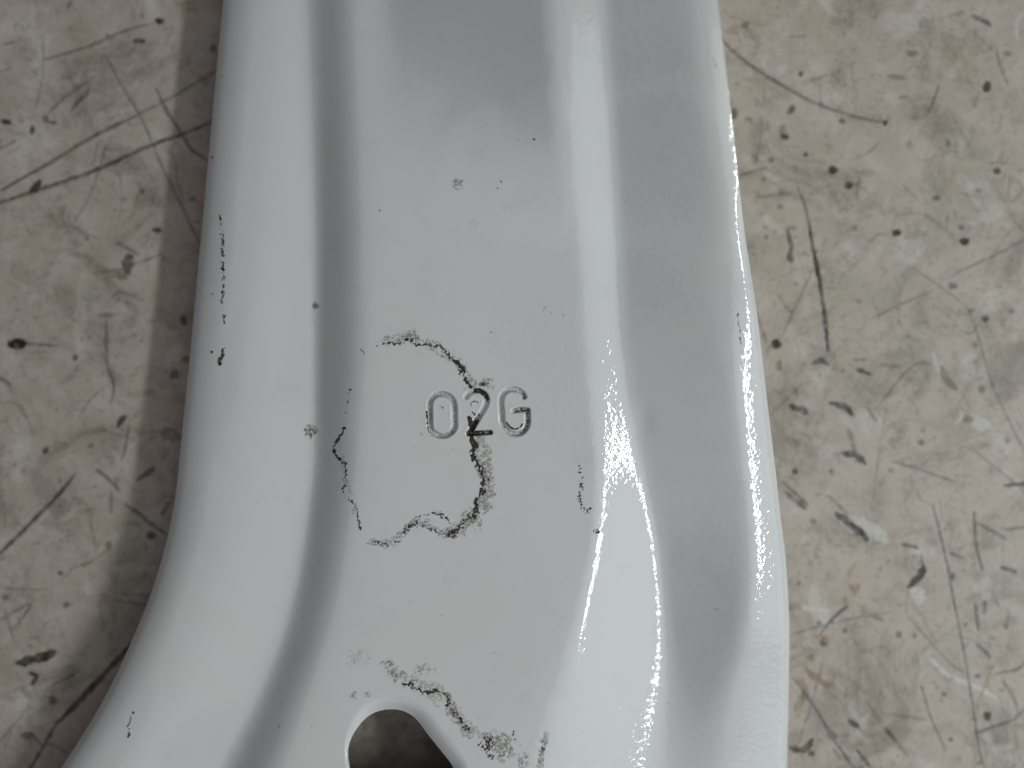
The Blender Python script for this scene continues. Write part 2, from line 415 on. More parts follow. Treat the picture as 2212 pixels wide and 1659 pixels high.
# surveyed marks: (points, width, strength, channel) ----------------------
FS = [
    ([(93, 130), (200, 97), (260, 70), (330, 50)], 6, .55, 0), ([(300, 88), (270, 130)], 6, .35, 0),
    ([(0, 412), (110, 350), (200, 295), (300, 247)], 8, .72, 0), ([(300, 247), (380, 205), (455, 160), (500, 135)], 6, .5, 0),
    ([(-60, 460), (65, 415), (190, 373), (330, 312), (385, 293), (490, 248)], 8.5, .8, 0),
    ([(225, 115), (260, 180), (300, 245), (325, 300), (345, 350), (375, 410), (400, 460), (440, 545)], 5.5, .55, 0),
    ([(338, 192), (360, 240), (390, 285), (415, 325), (460, 352)], 8, .7, 0),
    ([(205, 165), (140, 210), (100, 250)], 7, .45, 0), ([(192, 193), (155, 237)], 9, .6, 0),
    ([(93, 75), (93, 130), (90, 180), (75, 240)], 4, .45, 0), ([(100, 262), (122, 266)], 6, .7, 0),
    ([(-5, 324), (35, 303)], 6, .6, 0), ([(8, 95), (30, 91)], 5, .6, 0), ([(-5, 157), (24, 147)], 5, .5, 0),
    ([(155, 0), (145, 16)], 8, .5, 0), ([(232, 310), (195, 420), (160, 480)], 5, .4, 0), ([(213, 305), (200, 360)], 6, .4, 0),
    ([(160, 490), (220, 520)], 4, .4, 0), ([(252, 523), (300, 550)], 7, .55, 0), ([(380, 350), (385, 400), (400, 440)], 5, .4, 0),
    ([(200, 590), (255, 583), (320, 560), (350, 548)], 5, .5, 0), ([(243, 642), (263, 630), (312, 651)], 6, .5, 0),
    ([(230, 690), (230, 780), (245, 830), (240, 870)], 6, .55, 0), ([(20, 743), (75, 743), (125, 748)], 5, .65, 0),
    ([(-4, 815), (22, 831)], 7, .6, 0), ([(270, 899), (254, 920)], 12, .85, 0), ([(278, 915), (270, 970), (262, 995)], 5, .6, 0),
    ([(333, 1010), (298, 1037)], 11, .75, 0), ([(210, 1015), (240, 1040), (258, 1062)], 8, .7, 0), ([(240, 1060), (240, 1110)], 6, .5, 0),
    ([(163, 1022), (125, 1070), (85, 1110), (-10, 1205)], 8, .85, 0), ([(365, 1085), (350, 1112)], 9, .7, 0),
    ([(270, 1090), (300, 1110), (335, 1138), (362, 1155)], 8, .65, 0), ([(193, 1110), (205, 1180)], 5, .4, 0),
    ([(240, 1185), (180, 1225)], 6, .4, 1), ([(150, 1230), (200, 1212)], 4, .5, 0), ([(245, 1296), (320, 1308)], 5, .5, 0),
    ([(37, 1433), (75, 1424), (116, 1410)], 19, 1.0, 0), ([(64, 1453), (79, 1463), (66, 1479)], 10, 1.0, 0),
    ([(285, 1390), (230, 1450), (180, 1505), (120, 1565)], 12, .95, 0), ([(120, 1565), (95, 1610), (60, 1670)], 8, .8, 0),
    ([(110, 1480), (150, 1462), (170, 1450)], 5, .5, 0), ([(45, 1590), (65, 1585), (92, 1612)], 7, .7, 0), ([(100, 1603), (148, 1625)], 6, .5, 0),
    ([(-5, 1343), (50, 1310), (65, 1305)], 5, .55, 0), ([(10, 1315), (30, 1385)], 5, .5, 0), ([(68, 1305), (35, 1355)], 5, .55, 0),
    ([(0, 1270), (105, 1275)], 4, .35, 0), ([(260, 1280), (400, 1300)], 5, .4, 0), ([(50, 1545), (0, 1600)], 4, .5, 0),
    ([(0, 1506), (60, 1480), (150, 1455)], 4, .35, 0),
    # right
    ([(1545, 60), (1563, 90), (1620, 140), (1700, 190), (1760, 222), (1850, 252), (1910, 264)], 7.5, .62, 0),
    ([(1752, -5), (1748, 26)], 8, .5, 1), ([(1748, 174), (1788, 162)], 6, .45, 0), ([(1700, 80), (1742, 78)], 5, .4, 0),
    ([(2050, 35), (2085, 24)], 4, .4, 0), ([(2100, 34), (2125, 46), (2140, 55)], 10, .75, 0),
    ([(2152, 105), (2160, 140), (2178, 185)], 6, .45, 0), ([(2030, 180), (2015, 220), (1998, 257)], 4, .55, 0),
    ([(1950, 400), (1985, 432)], 5, .45, 0), ([(1995, 460), (2060, 510)], 6, .35, 0), ([(1598, 378), (1655, 362)], 6, .55, 0),
    ([(1635, 427), (1710, 417)], 7, .4, 0), ([(1723, 405), (1740, 450), (1757, 540)], 7, .6, 0),
    ([(1748, 490), (1757, 540), (1772, 620), (1783, 700), (1788, 757)], 8.5, 1.0, 0), ([(1700, 498), (1709, 530), (1702, 560)], 10, .8, 0),
    ([(1856, 385), (1850, 425)], 5, .45, 0), ([(2055, 595), (2150, 550), (2230, 510)], 4.5, .5, 0), ([(2045, 225), (2100, 330)], 4, .25, 0),
    ([(1630, 665), (1655, 738)], 5, .6, 0), ([(1755, 585), (1710, 680), (1690, 728)], 4.5, .5, 0), ([(1680, 635), (1712, 682)], 5, .45, 0),
    ([(1752, 786), (1772, 777), (1787, 788)], 9, .9, 0), ([(1850, 797), (1882, 809)], 9, .9, 0), ([(1844, 777), (1874, 777)], 7, .55, 0),
    ([(1900, 788), (1945, 793)], 6, .45, 0), ([(1706, 876), (1725, 884), (1745, 893)], 12, .95, 0),
    ([(1792, 870), (1820, 877), (1843, 897)], 11, .9, 0), ([(1875, 883), (1893, 913)], 6, .7, 0),
    ([(1818, 978), (1845, 983), (1869, 1001)], 13, .95, 0), ([(1848, 982), (1843, 960), (1832, 925)], 10, .45, 0),
    ([(1930, 997), (1990, 1015), (2065, 1042)], 6, .55, 0), ([(1895, 880), (1950, 810), (1985, 784), (2015, 790)], 4.5, .5, 0),
    ([(2035, 795), (2045, 820), (2064, 840)], 15, .6, 0), ([(2085, 650), (2110, 720), (2140, 820), (2175, 900), (2220, 990)], 4.5, .5, 0),
    ([(1880, 690), (1950, 655), (2022, 625)], 4.5, .45, 0), ([(1960, 570), (2060, 640), (2085, 665)], 4.5, .4, 0),
    ([(2168, 1048), (2225, 1044)], 8, .95, 0), ([(1690, 1040), (1745, 1092)], 7, .65, 0), ([(1695, 1062), (1740, 1100)], 9, .75, 0),
    ([(2095, 965), (2150, 1010), (2215, 1062)], 4.5, .45, 0), ([(1665, 895), (1735, 828)], 4, .45, 0), ([(1740, 925), (1800, 960)], 6, .35, 1),
    ([(1918, 850), (1900, 980), (1880, 1110)], 4.5, .4, 1), ([(1790, 1070), (1830, 1110)], 6, .5, 0),
    ([(1805, 1108), (1845, 1140), (1872, 1166)], 14, 1.0, 0), ([(1993, 1222), (1988, 1246), (1963, 1266)], 15, 1.0, 0),
    ([(1993, 1225), (1990, 1198)], 5, .5, 0), ([(1948, 1175), (1983, 1184)], 8, .7, 0), ([(2052, 1194), (2083, 1207)], 8, .7, 0),
    ([(2162, 1225), (2194, 1235)], 9, .95, 0), ([(2103, 1106), (2108, 1180), (2122, 1232)], 7, .75, 0), ([(2112, 1130), (2172, 1164)], 8, .6, 0),
    ([(2170, 1145), (2215, 1138)], 5, .6, 0),
    ([(2015, 1090), (2045, 1220), (2060, 1300), (2080, 1400), (2100, 1520), (2115, 1620), (2132, 1680)], 5, .7, 0),
    ([(2105, 1303), (2113, 1360)], 7, .7, 0), ([(2127, 1298), (2125, 1326)], 8, .65, 0), ([(2180, 1318), (2172, 1357)], 6, .5, 0),
    ([(2145, 1290), (2165, 1320)], 5, .4, 0), ([(1830, 1308), (1795, 1340), (1765, 1378)], 6.5, .75, 0),
    ([(1700, 1374), (1800, 1345), (1925, 1322)], 4, .5, 0), ([(1715, 1465), (1760, 1530), (1790, 1580), (1830, 1640), (1862, 1680)], 6, .7, 0),
    ([(1780, 1420), (1750, 1530), (1720, 1620)], 4, .4, 0), ([(2108, 1388), (2138, 1420)], 8, .65, 0),
    ([(2150, 1455), (2195, 1446), (2215, 1430)], 5, .6, 0), ([(2165, 1470), (2190, 1510), (2198, 1540)], 6, .6, 0),
    ([(2218, 1525), (2190, 1553), (2150, 1568), (2105, 1585)], 6, .7, 0), ([(1834, 1558), (1852, 1570)], 13, .95, 0),
    ([(1925, 1542), (2000, 1555)], 6, .45, 0), ([(1990, 1480), (2010, 1550), (2045, 1625)], 5, .65, 0),
    ([(1706, 1617), (1735, 1620), (1755, 1598)], 13, .85, 0), ([(1850, 1620), (1880, 1660)], 7, .75, 0), ([(1800, 1618), (1815, 1640)], 7, .5, 0),
    ([(2105, 1535), (2120, 1498), (2145, 1440)], 6, .5, 1), ([(1885, 1330), (1905, 1340)], 7, .5, 0), ([(1955, 1270), (2030, 1400)], 4, .35, 0),
    ([(1960, 1330), (2040, 1420), (2090, 1460)], 4.5, .45, 0), ([(2110, 1380), (2140, 1500)], 4, .2, 0),
    # rust and brown smears
    ([(278, 853), (332, 847)], 14, .6, 1), ([(330, 860), (400, 866)], 12, .35, 1), ([(1738, 1442), (1765, 1465), (1808, 1484)], 14, .75, 1),
    ([(1715, 1462), (1745, 1490)], 14, .6, 1), ([(1733, 1500), (1724, 1528), (1718, 1550)], 16, .85, 1),
    ([(1870, 1515), (1895, 1550), (1925, 1590), (1960, 1632)], 11, .7, 1), ([(1912, 1575), (1935, 1600)], 9, .7, 0),
    ([(1850, 1215), (1835, 1240), (1840, 1300), (1815, 1320)], 10, .35, 1), ([(380, -10), (420, 20)], 30, .35, 1),
    ([(2060, 115), (2110, 155)], 16, .35, 1), ([(1905, 1430), (1850, 1500)], 8, .2, 1),
    # pale bruises, and a gouge's highlight painted white
    ([(2014, 757), (2024, 795), (2040, 810)], 6, .8, 2), ([(2072, 888), (2078, 900), (2064, 914)], 6, .8, 2),
    ([(1845, 1122), (1880, 1140), (1912, 1168)], 24, .8, 2), ([(2010, 1425), (2050, 1460), (2100, 1480), (2150, 1508)], 10, .95, 2),
    ([(1733, 1312), (1790, 1322)], 11, .85, 2), ([(2212, 25), (2196, 50), (2198, 85)], 8, .6, 2), ([(1810, 1120), (1840, 1150)], 6, .4, 2),
    ([(230, 330), (255, 332)], 10, .4, 2), ([(180, 600), (170, 760)], 26, .3, 2),
]
for pts, w, k, ch in FS:
    fstroke(pts, w * 1.08, k, ch)
FB = [
    (345, 45, 20, 14, 10, .95, 0), (300, 88, 26, 12, 5, .8, 0), (76, 404, 38, 17, -50, .9, 0), (13, 263, 26, 12, 10, .9, 0), (68, 281, 12, 22, 0, .9, 0),
    (98, 255, 14, 18, 0, .6, 0), (340, 497, 22, 12, 5, .85, 0), (307, 413, 12, 12, 0, .6, 0), (275, 570, 26, 50, 10, .75, 0), (260, 595, 30, 18, 20, .5, 0),
    (232, 680, 40, 10, 0, .45, 0), (36, 743, 42, 24, 0, 1, 0), (396, 692, 14, 24, -20, .8, 0), (404, 777, 20, 18, 0, .95, 1), (162, 772, 12, 16, 30, .7, 0),
    (375, 808, 20, 22, 0, .65, 0), (370, 940, 50, 30, 15, .45, 0), (98, 973, 12, 20, 30, .8, 0), (197, 962, 16, 10, 0, .6, 0), (325, 1157, 22, 16, 0, .8, 0),
    (235, 1180, 14, 20, 0, .5, 0), (130, 1238, 12, 10, 0, .7, 0), (143, 1307, 16, 14, 0, .6, 0), (113, 1513, 18, 22, 20, .7, 0), (60, 1590, 30, 16, 0, .6, 0),
    (297, 910, 20, 60, 0, .3, 1), (290, 60, 10, 8, 0, .5, 0), (460, 105, 14, 20, 0, .6, 0), (300, 490, 18, 24, 0, .45, 1), (415, 430, 18, 14, 0, .5, 0),
    (1912, 264, 14, 13, 0, .9, 0), (1610, 55, 16, 18, 0, .5, 0), (1595, 66, 60, 24, 0, .35, 1), (1730, 160, 13, 12, 0, .75, 0), (1710, 236, 15, 24, 25, .7, 0),
    (1586, 245, 15, 22, 0, .75, 0), (1618, 258, 22, 9, 10, .5, 0), (1820, 261, 14, 12, 0, .65, 0), (1695, 295, 18, 14, 30, .85, 0), (1690, 280, 16, 20, 0, .4, 0), (1740, 333, 12, 12, 0, .75, 0),
    (1799, 367, 22, 17, 15, .95, 0), (1832, 399, 16, 16, 0, .95, 0), (1875, 375, 34, 20, 20, .4, 1), (1970, 115, 28, 15, 10, .55, 0), (1938, 166, 40, 14, 5, .45, 0), (1952, 210, 24, 10, 0, .4, 0),
    (1980, 35, 14, 24, 0, .35, 1), (2131, 188, 18, 24, 20, .9, 0), (2153, 370, 18, 16, 0, .85, 0), (2083, 521, 20, 19, 0, 1, 0), (1935, 503, 19, 18, 0, 1, 0),
    (2022, 427, 14, 12, 0, .65, 0), (2112, 412, 16, 10, 0, .45, 0), (2076, 490, 14, 12, 0, .6, 0), (2048, 310, 10, 14, 30, .5, 0), (1685, 445, 14, 12, 0, .5, 0), (1665, 345, 12, 12, 0, .55, 0), (1655, 512, 10, 12, 0, .5, 0),
    (1675, 743, 22, 20, 30, 1, 0), (1708, 560, 12, 18, 0, .7, 0), (2058, 617, 18, 14, 0, .65, 0), (2127, 687, 18, 16, 0, .85, 0), (2095, 670, 10, 10, 0, .6, 0), (2185, 672, 12, 10, 0, .5, 0),
    (1717, 1018, 13, 12, 0, .85, 0), (1795, 1018, 11, 10, 0, .6, 0), (1820, 802, 10, 8, 0, .6, 0), (1683, 790, 14, 22, 0, .45, 0), (1925, 1017, 14, 12, 0, .8, 1), (1990, 955, 12, 14, 0, .6, 0),
    (2090, 905, 24, 18, 0, .5, 0), (2118, 917, 44, 26, 20, .6, 2), (1980, 1287, 34, 38, 0, .75, 2), (2120, 840, 16, 18, 0, .5, 0), (2105, 745, 14, 14, 0, .5, 0), (2175, 950, 12, 14, 0, .5, 0),
    (1848, 1270, 20, 20, 0, .85, 1), (1824, 1298, 22, 18, 0, .65, 1), (1780, 1387, 28, 26, 0, .85, 1), (1777, 1390, 12, 12, 0, .6, 0), (1752, 1421, 16, 16, 0, .75, 1), (1718, 1310, 30, 20, 0, .4, 1), (1865, 1316, 16, 26, 0, .35, 1),
    (2133, 1547, 17, 20, 0, .95, 0), (1797, 1588, 26, 22, 30, .5, 0), (1752, 1628, 14, 12, 0, .8, 0), (1769, 1346, 10, 9, 0, .6, 0), (1825, 1363, 13, 11, 0, .65, 0), (1942, 1370, 14, 16, 0, .6, 0),
    (1975, 1375, 10, 14, 0, .55, 0), (2110, 1460, 14, 9, 0, .65, 0), (2038, 1500, 12, 12, 0, .55, 0), (2053, 1598, 10, 10, 0, .75, 0), (1757, 1126, 12, 12, 0, .5, 0), (1725, 1260, 9, 9, 0, .6, 0),
    (2055, 1246, 14, 18, 0, .7, 0), (2085, 1350, 8, 10, 0, .5, 0), (2172, 1354, 10, 12, 0, .7, 0), (1918, 1545, 16, 16, 0, .5, 1), (1990, 1215, 8, 14, 0, .4, 0), (2115, 1648, 12, 8, 0, .5, 0),
]
for x, y, w, h, a, k, ch in FB:
    blob(x, y, w, h, a, k, ch)
# floor seen through the hole
for i in range(20):
    x, y = rs.uniform(760, 980), rs.uniform(1540, 1660)
    blob(x, y, 30, 14, rs.uniform(0, 180), .2, 0, 1.0, 3)

fxm = (FX - CX) * S * KF
fym = (CY - FY) * S * KF
fzm = -0.00022 * np.clip(wear[..., 0] - 0.35, 0, 1) + 0.00005 * wear[..., 2]
fco = np.stack([fxm, fym, fzm], -1).reshape(-1, 3)
ny, nx = FX.shape
idx = np.arange(ny * nx).reshape(ny, nx)
ff = np.stack([idx[1:, :-1], idx[1:, 1:], idx[:-1, 1:], idx[:-1, :-1]], -1).reshape(-1, 4)
fl = grid_mesh('floor', floor_m, fco, ff, None, ('wear', wear.reshape(-1, 3)))
fl['kind'] = 'structure'

# ================================================================== WHITE PRESSING
A_t = [(-300, 505), (0, 482), (207, 462), (417, 443), (553, 430), (780, 409), (933, 393), (1060, 381), (1153, 364), (1230, 343), (1303, 319), (1396, 280), (1480, 240), (1556, 199), (1659, 132), (1800, 40)]
C_t = [(-300, 664), (0, 670), (250, 677), (500, 683), (800, 682), (1000, 680), (1106, 668), (1239, 650), (1373, 617), (1506, 567), (1659, 493), (1800, 425)]
D_t = [(-300, 738), (0, 746), (250, 754), (500, 762), (800, 760), (1000, 752), (1106, 741), (1239, 722), (1373, 690), (1506, 640), (1659, 585), (1800, 520)]
E_t = [(-300, 1212), (0, 1222), (267, 1238), (533, 1262), (720, 1270), (886, 1288), (1020, 1303), (1106, 1301), (1200, 1290), (1300, 1269), (1400, 1248), (1659, 1190), (1800, 1160)]
V_t = [(-300, 1292), (0, 1302), (267, 1319), (533, 1333), (720, 1340), (886, 1362), (1020, 1387), (1106, 1404), (1200, 1420), (1300, 1430), (1430, 1436), (1659, 1420), (1800, 1410)]
F_t = [(-300, 1480), (0, 1512), (250, 1545), (490, 1580), (640, 1594), (760, 1588), (850, 1594), (950, 1603), (1050, 1613), (1150, 1623), (1250, 1625), (1350, 1615), (1430, 1602), (1500, 1585), (1659, 1560), (1800, 1540)]
R_t = [(-300, 1522), (0, 1550), (207, 1575), (500, 1608), (670, 1635), (870, 1658), (1036, 1678), (1106, 1685), (1206, 1698), (1339, 1706), (1506, 1704), (1659, 1700), (1800, 1696)]

row = axis([(-900, -60, 14), (-60, 0, 4), (0, 832, 2.2), (832, 958, 1.05), (958, 1680, 2.2), (1680, 1760, 4), (1760, 2700, 14)])
cA, cC, cD, cE, cV, cF, cR = [curve(t, row, 7.0) for t in (A_t, C_t, D_t, E_t, V_t, F_t, R_t)]
segs = [(cA, cC, 112), (cC, cD, 34), (cD, np.maximum(cD + 60, 0 * row + 915), 128), (None, 0 * row + 1160, 235), (None, cE, 50), (None, cV, 46), (None, cF, 72), (None, cR, 46)]
cols = []
prev = None
for a, b, n in segs:
    a = prev if a is None else a
    t = np.linspace(0, 1, n, endpoint=False)
    cols.append(a[:, None] * (1 - t) + b[:, None] * t)
    prev = b
cols.append(prev[:, None])
PX = np.concatenate(cols, 1)
PY = np.repeat(row[:, None], PX.shape[1], 1)
NR, NC = PX.shape

# stamped characters: centre lines
def cv(pts):
    return [(881 + x / 7.418, 799.7 + y / 7.418) for x, y in pts]


def ysoft(y, tab):
    yy = np.arange(-1200, 3000, 6.0)
    v = np.interp(yy, [t[0] for t in tab], [t[1] for t in tab])
    k = np.exp(-0.5 * (np.arange(-20, 21) / 6.0) ** 2)
    return np.interp(y, yy[20:-20], np.convolve(v, k / k.sum(), 'valid'))


char0 = cv(spline([(350, 560), (375, 470), (450, 395), (555, 378), (650, 410), (720, 490), (745, 600), (752, 800), (745, 920), (690, 1000), (600, 1045), (500, 1045), (410, 1000), (362, 930), (352, 780)], 6, True))
char0.append(char0[0])
char2 = cv(spline([(935, 425), (980, 365), (1060, 328), (1150, 332), (1225, 380), (1262, 450), (1255, 530), (1205, 640), (1130, 760), (1060, 880), (985, 1000)], 6))
char2b = cv([(975, 1015), (1320, 995)])
charG = cv(spline([(1862, 425), (1830, 370), (1760, 318), (1670, 303), (1580, 330), (1515, 400), (1490, 500), (1500, 650), (1512, 800), (1545, 910), (1620, 990), (1720, 1020), (1820, 1000), (1895, 925), (1922, 820)], 6)) + cv([(1915, 640), (1820, 628), (1705, 648)])
HOLE = spline([(752, 1659), (749, 1633), (752, 1610), (761.5, 1587), (775, 1567), (790.6, 1550.5), (809, 1539), (827, 1533.6), (846, 1532), (864, 1533.6), (881, 1540), (896, 1550),
               (908.5, 1564), (922, 1582.6), (937.6, 1602.5), (956, 1625.5), (974, 1648.5), (981, 1664), (982, 1680), (965, 1694), (920, 1702), (860, 1704), (800, 1700), (765, 1690), (755, 1676)], 6, True)
HOLE.append(HOLE[0])


def hole_dist(px, py):
    d = np.full(px.shape, 1e3); ins = np.zeros(px.shape, bool)
    m = (px > 650) & (px < 1130) & (py > 1440) & (py < 1930)
    x, y = px[m], py[m]
    dd, _ = polydist(x, y, HOLE)
    c = np.zeros(x.shape, bool)
    for i in range(len(HOLE) - 1):
        (x1, y1), (x2, y2) = HOLE[i], HOLE[i + 1]
        if y1 != y2:
            c ^= ((y1 > y) != (y2 > y)) & (x < (x2 - x1) * (y - y1) / (y2 - y1) + x1)
    dd = np.where(c, -dd, dd)
    d[m] = dd
    return d


def groove(d, w, depth):
    t = np.clip(d / w, 0, 1)
    return -depth * (1 - sstep(0.18, 1.0, t))


def height(px, py, rowi=None):
    y = py
    if rowi is None:
        a, c, dd, e, vv, f, r = [curve(t, y, 7.0) for t in (A_t, C_t, D_t, E_t, V_t, F_t, R_t)]
    else:
        a, c, dd, e, vv, f, r = [q[:, None] for q in (cA, cC, cD, cE, cV, cF, cR)]
    mL = ysoft(y, [(0, 0.66), (500, 0.72), (1100, 0.72), (1659, 0.62)])
    mT = 0.15
    z = -mL * ramp(dd + 1 - px, 17.0)
    z = z + (mL + mT) * ramp(c + 2 - px, ysoft(y, [(0, 13), (300, 9), (600, 7), (900, 6), (1200, 8), (1659, 14)]))
    z = z - (mT + 0.10) * ramp(a + 125 - px, 26.0)
    z = z - 0.38 * ramp(a + 46 - px, 11.0)
    z = z - 0.8 * ramp(a + 10 - px, 6.0)
    # right side
    mE = ysoft(y, [(-300, .15), (420, .17), (510, .28), (700, .295), (860, .325), (960, .385), (1010, .40), (1085, .57), (1200, .58), (1300, .59), (1400, .59), (1500, .58), (1659, .54), (1800, .50)])
    rE = ysoft(y, [(0, 13), (600, 16), (900, 11), (1040, 7), (1340, 8), (1430, 13), (1560, 26), (1800, 38)])
    rV = ysoft(y, [(0, 7), (600, 8), (1000, 8), (1300, 8), (1420, 11), (1560, 22), (1800, 38)])
    mF = ysoft(y, [(-300, .30), (500, .31), (900, .25), (1100, .28), (1200, .34), (1300, .40), (1400, .42), (1500, .37), (1590, .30), (1659, 0.26)])
    mO = ysoft(y, [(-300, .18), (440, .20), (520, .38), (1500, .40), (1659, .34)])
    rF = ysoft(y, [(0, 16), (480, 15), (600, 30), (700, 22), (790, 11), (1300, 10), (1450, 12), (1659, 30)])
    z = z - mE * ramp(px - e + 4, rE)
    z = z + (mE + mF) * ramp(px - vv - 2, rV)
    z = z - (mF + mO) * ramp(px - f, rF)
    z = z - ysoft(y, [(-300, .08), (400, .08), (520, .85), (1800, .85)]) * ramp(px - (r - 11), 3.6)
    # slow dishing of the stamped face
    z = z + 1.2 * np.sin(px / 95.0 + 0.6) * np.sin(y / 170.0) * sstep(760, 900, px) * sstep(1300, 1200, px)
    # dent on the right flange fillet
    z = z - 1.6 * np.exp(-(((px - 1392) / 20) ** 2 + ((y - 905) / 34) ** 2))
    # wavering of the press work
    z = z + 1.3 * (fbm(px / 120, y / 150, 4, 2) - 0.5)
    return z


Z = height(PX, PY, True)
# tilt added to the stamped face so its head shades darker
mtw = 0.33 * sstep(560, -160, PY - 0.70 * (PX - 800)) * sstep(755, 880, PX) * sstep(-10, 60, cE[:, None] - 6 - PX) * sstep(640, 180, PY)
Z[:, 1:] += np.cumsum(0.5 * (mtw[:, 1:] + mtw[:, :-1]) * np.diff(PX, axis=1), 1)
# characters
m = (PX > 900) & (PX < 1175) & (PY > 820) & (PY < 970)
x, y = PX[m], PY[m]
xw = x + 0.8 * (vnoise(x / 6, y / 6, 31) - 0.5); yw = y + 0.8 * (vnoise(x / 6, y / 6, 32) - 0.5)
d0, _ = polydist(xw, yw, char0); d2a, t2 = polydist(xw, yw, char2); d2b, _ = polydist(xw, yw, char2b); dG, _ = polydist(xw, yw, charG)
W = 7.6
dch = np.minimum.reduce([groove(d0, W, 9.2), groove(d2a, W, 9.6), groove(d2b, W - 0.6, 9.0), groove(dG, W, 9.8)])
dall = np.minimum.reduce([d0, d2a, d2b, dG])
dch = dch + 0.25 * np.exp(-((dall - 10.0) / 3.0) ** 2)
Z[m] += dch
# hole edge, rolled over on its upper right side
HD = hole_dist(PX, PY)


def roll(px, py, hd):
    ang = np.arctan2(-(py - 1655), px - 862)
    k = sstep(-0.9, 0.3, np.cos(ang - 0.55))
    w = 5 + 30 * k
    hh = 1.5 + 17 * k
    t = np.clip(hd / w, 0, 1)
    return -hh * (1 - t) ** 2.2


mh = HD < 60
Z[mh] += roll(PX[mh], PY[mh], HD[mh])

# remove the faces inside the hole, snap the border on to its outline
idx = np.arange(NR * NC).reshape(NR, NC)
faces = np.stack([idx[1:, :-1], idx[1:, 1:], idx[:-1, 1:], idx[:-1, :-1]], -1)
cenx = 0.25 * (PX[1:, :-1] + PX[1:, 1:] + PX[:-1, 1:] + PX[:-1, :-1]); ceny = 0.25 * (PY[1:, :-1] + PY[1:, 1:] + PY[:-1, 1:] + PY[:-1, :-1])
hc = hole_dist(cenx, ceny)
keep = hc > 0
vk = np.zeros(NR * NC, bool); vr = np.zeros(NR * NC, bool)
vk[faces[keep].ravel()] = True; vr[faces[~keep].ravel()] = True
bidx = np.where(vk & vr)[0]
bx, by = PX.ravel()[bidx], PY.ravel()[bidx]
hp = np.array(HOLE)
best = np.full(len(bx), 1e9); sx = bx.copy(); sy = by.copy()
for i in range(len(hp) - 1):
    ax_, ay_ = hp[i]; ex, ey = hp[i + 1] - hp[i]
    t = np.clip(((bx - ax_) * ex + (by - ay_) * ey) / (ex * ex + ey * ey), 0, 1)
    qx, qy = ax_ + t * ex, ay_ + t * ey
    dq = np.hypot(bx - qx, by - qy); mm = dq < best
    best[mm] = dq[mm]; sx[mm] = qx[mm]; sy[mm] = qy[mm]
PXf, PYf, Zf = PX.ravel().copy(), PY.ravel().copy(), Z.ravel().copy()
PXf[bidx], PYf[bidx] = sx, sy
Zf[bidx] = height(sx, sy) + roll(sx, sy, 0 * sx)
PX, PY, Z = PXf.reshape(NR, NC), PYf.reshape(NR, NC), Zf.reshape(NR, NC)


def world3(px, py, z):
    k = (D - z) / D
    return np.stack([(px - CX) * S * k, (CY - py) * S * k, (ZF + z) * S], -1)


P3 = world3(PX, PY, Z)
# side walls folding under both edges, run to the floor to shut out light
def skirt(edge, side):
    out = []
    z0 = edge[:, 2]
    for t in (0.0006, 0.0016, 0.003, 0.35, 0.7, 1.0):
        q = edge.copy()
        if t < 0.01:
            q[:, 2] = z0 - t
            q[:, 0] += side * 0.0004 * (1 - math.exp(-t / 0.0008)) * -0.2
        else:
            q[:, 2] = (z0 - 0.003) * (1 - t) + 0.0008 * t
            q[:, 0] -= side * 0.0012 * t
        out.append(q)
    return out


left = skirt(P3[:, 0], -1)[::-1]
right = skirt(P3[:, -1], 1)
P3 = np.concatenate([np.stack(left, 1), P3, np.stack(right, 1)], 1)
nl, nr_ = len(left), len(right)
PXx = np.concatenate([np.repeat(PX[:, :1], nl, 1), PX, np.repeat(PX[:, -1:], nr_, 1)], 1)
PYx = np.concatenate([np.repeat(PY[:, :1], nl, 1), PY, np.repeat(PY[:, -1:], nr_, 1)], 1)
NR, NC = PXx.shape
# normals of the whole sheet
du = np.gradient(P3, axis=1); dv = np.gradient(P3, axis=0)
nrmv = np.cross(du, -dv)
nrmv /= np.linalg.norm(nrmv, axis=-1, keepdims=True) + 1e-20
idx = np.arange(NR * NC).reshape(NR, NC)
faces = np.stack([idx[1:, :-1], idx[1:, 1:], idx[:-1, 1:], idx[:-1, :-1]], -1)
kp = np.ones(faces.shape[:2], bool)
kp[:, nl:nl + keep.shape[1]] = keep

# ------------------------------------------------------------------ dirt and groove shade
GR = np.zeros((NR, NC, 3), np.float32)


def gsel(x0, x1, y0, y1):
    j0, j1 = np.searchsorted(row, [y0, y1])
    sub = (PXx[j0:j1] > x0) & (PXx[j0:j1] < x1)
    if j1 <= j0 or not sub.any():
        return None
    cc = np.where(sub.any(0))[0]
    return slice(j0, j1), slice(cc[0], cc[-1] + 1)


def gline(pts, w, k=0.9, ch=0, gap=0.5, rag=1.0, smooth=True, seed=1):
    """crusty broken line of dried dirt"""
    if smooth and len(pts) > 2:
        pts = spline(pts, 4)
    xs = [p[0] for p in pts]; ys = [p[1] for p in pts]
    m = w * 2 + 8
    s = gsel(min(xs) - m, max(xs) + m, min(ys) - m, max(ys) + m)
    if s is None:
        return
    px, py = PXx[s], PYx[s]
    qx = px + rag * 7 * (vnoise(px / 6, py / 6, seed) - 0.5); qy = py + rag * 7 * (vnoise(px / 6, py / 6, seed + 5) - 0.5)
    d, t = polydist(qx, qy, pts)
    hw = w * (0.44 if ch == 0 else 0.5) * (0.30 + 1.3 * vnoise(px / 13 + seed, py / 13, seed + 2))
    g_ = vnoise(px / 5, py / 5, seed + 8)
    g_ = sstep(gap - 0.22, gap + 0.12, g_ * 0.6 + 0.4 * vnoise(px / 17, py / 17, seed + 4) + 0.15)
    a = (1 - sstep(hw - 1.0, hw + 1.2, d)) * g_ * k
    GR[s][..., ch] = np.maximum(GR[s][..., ch], a)


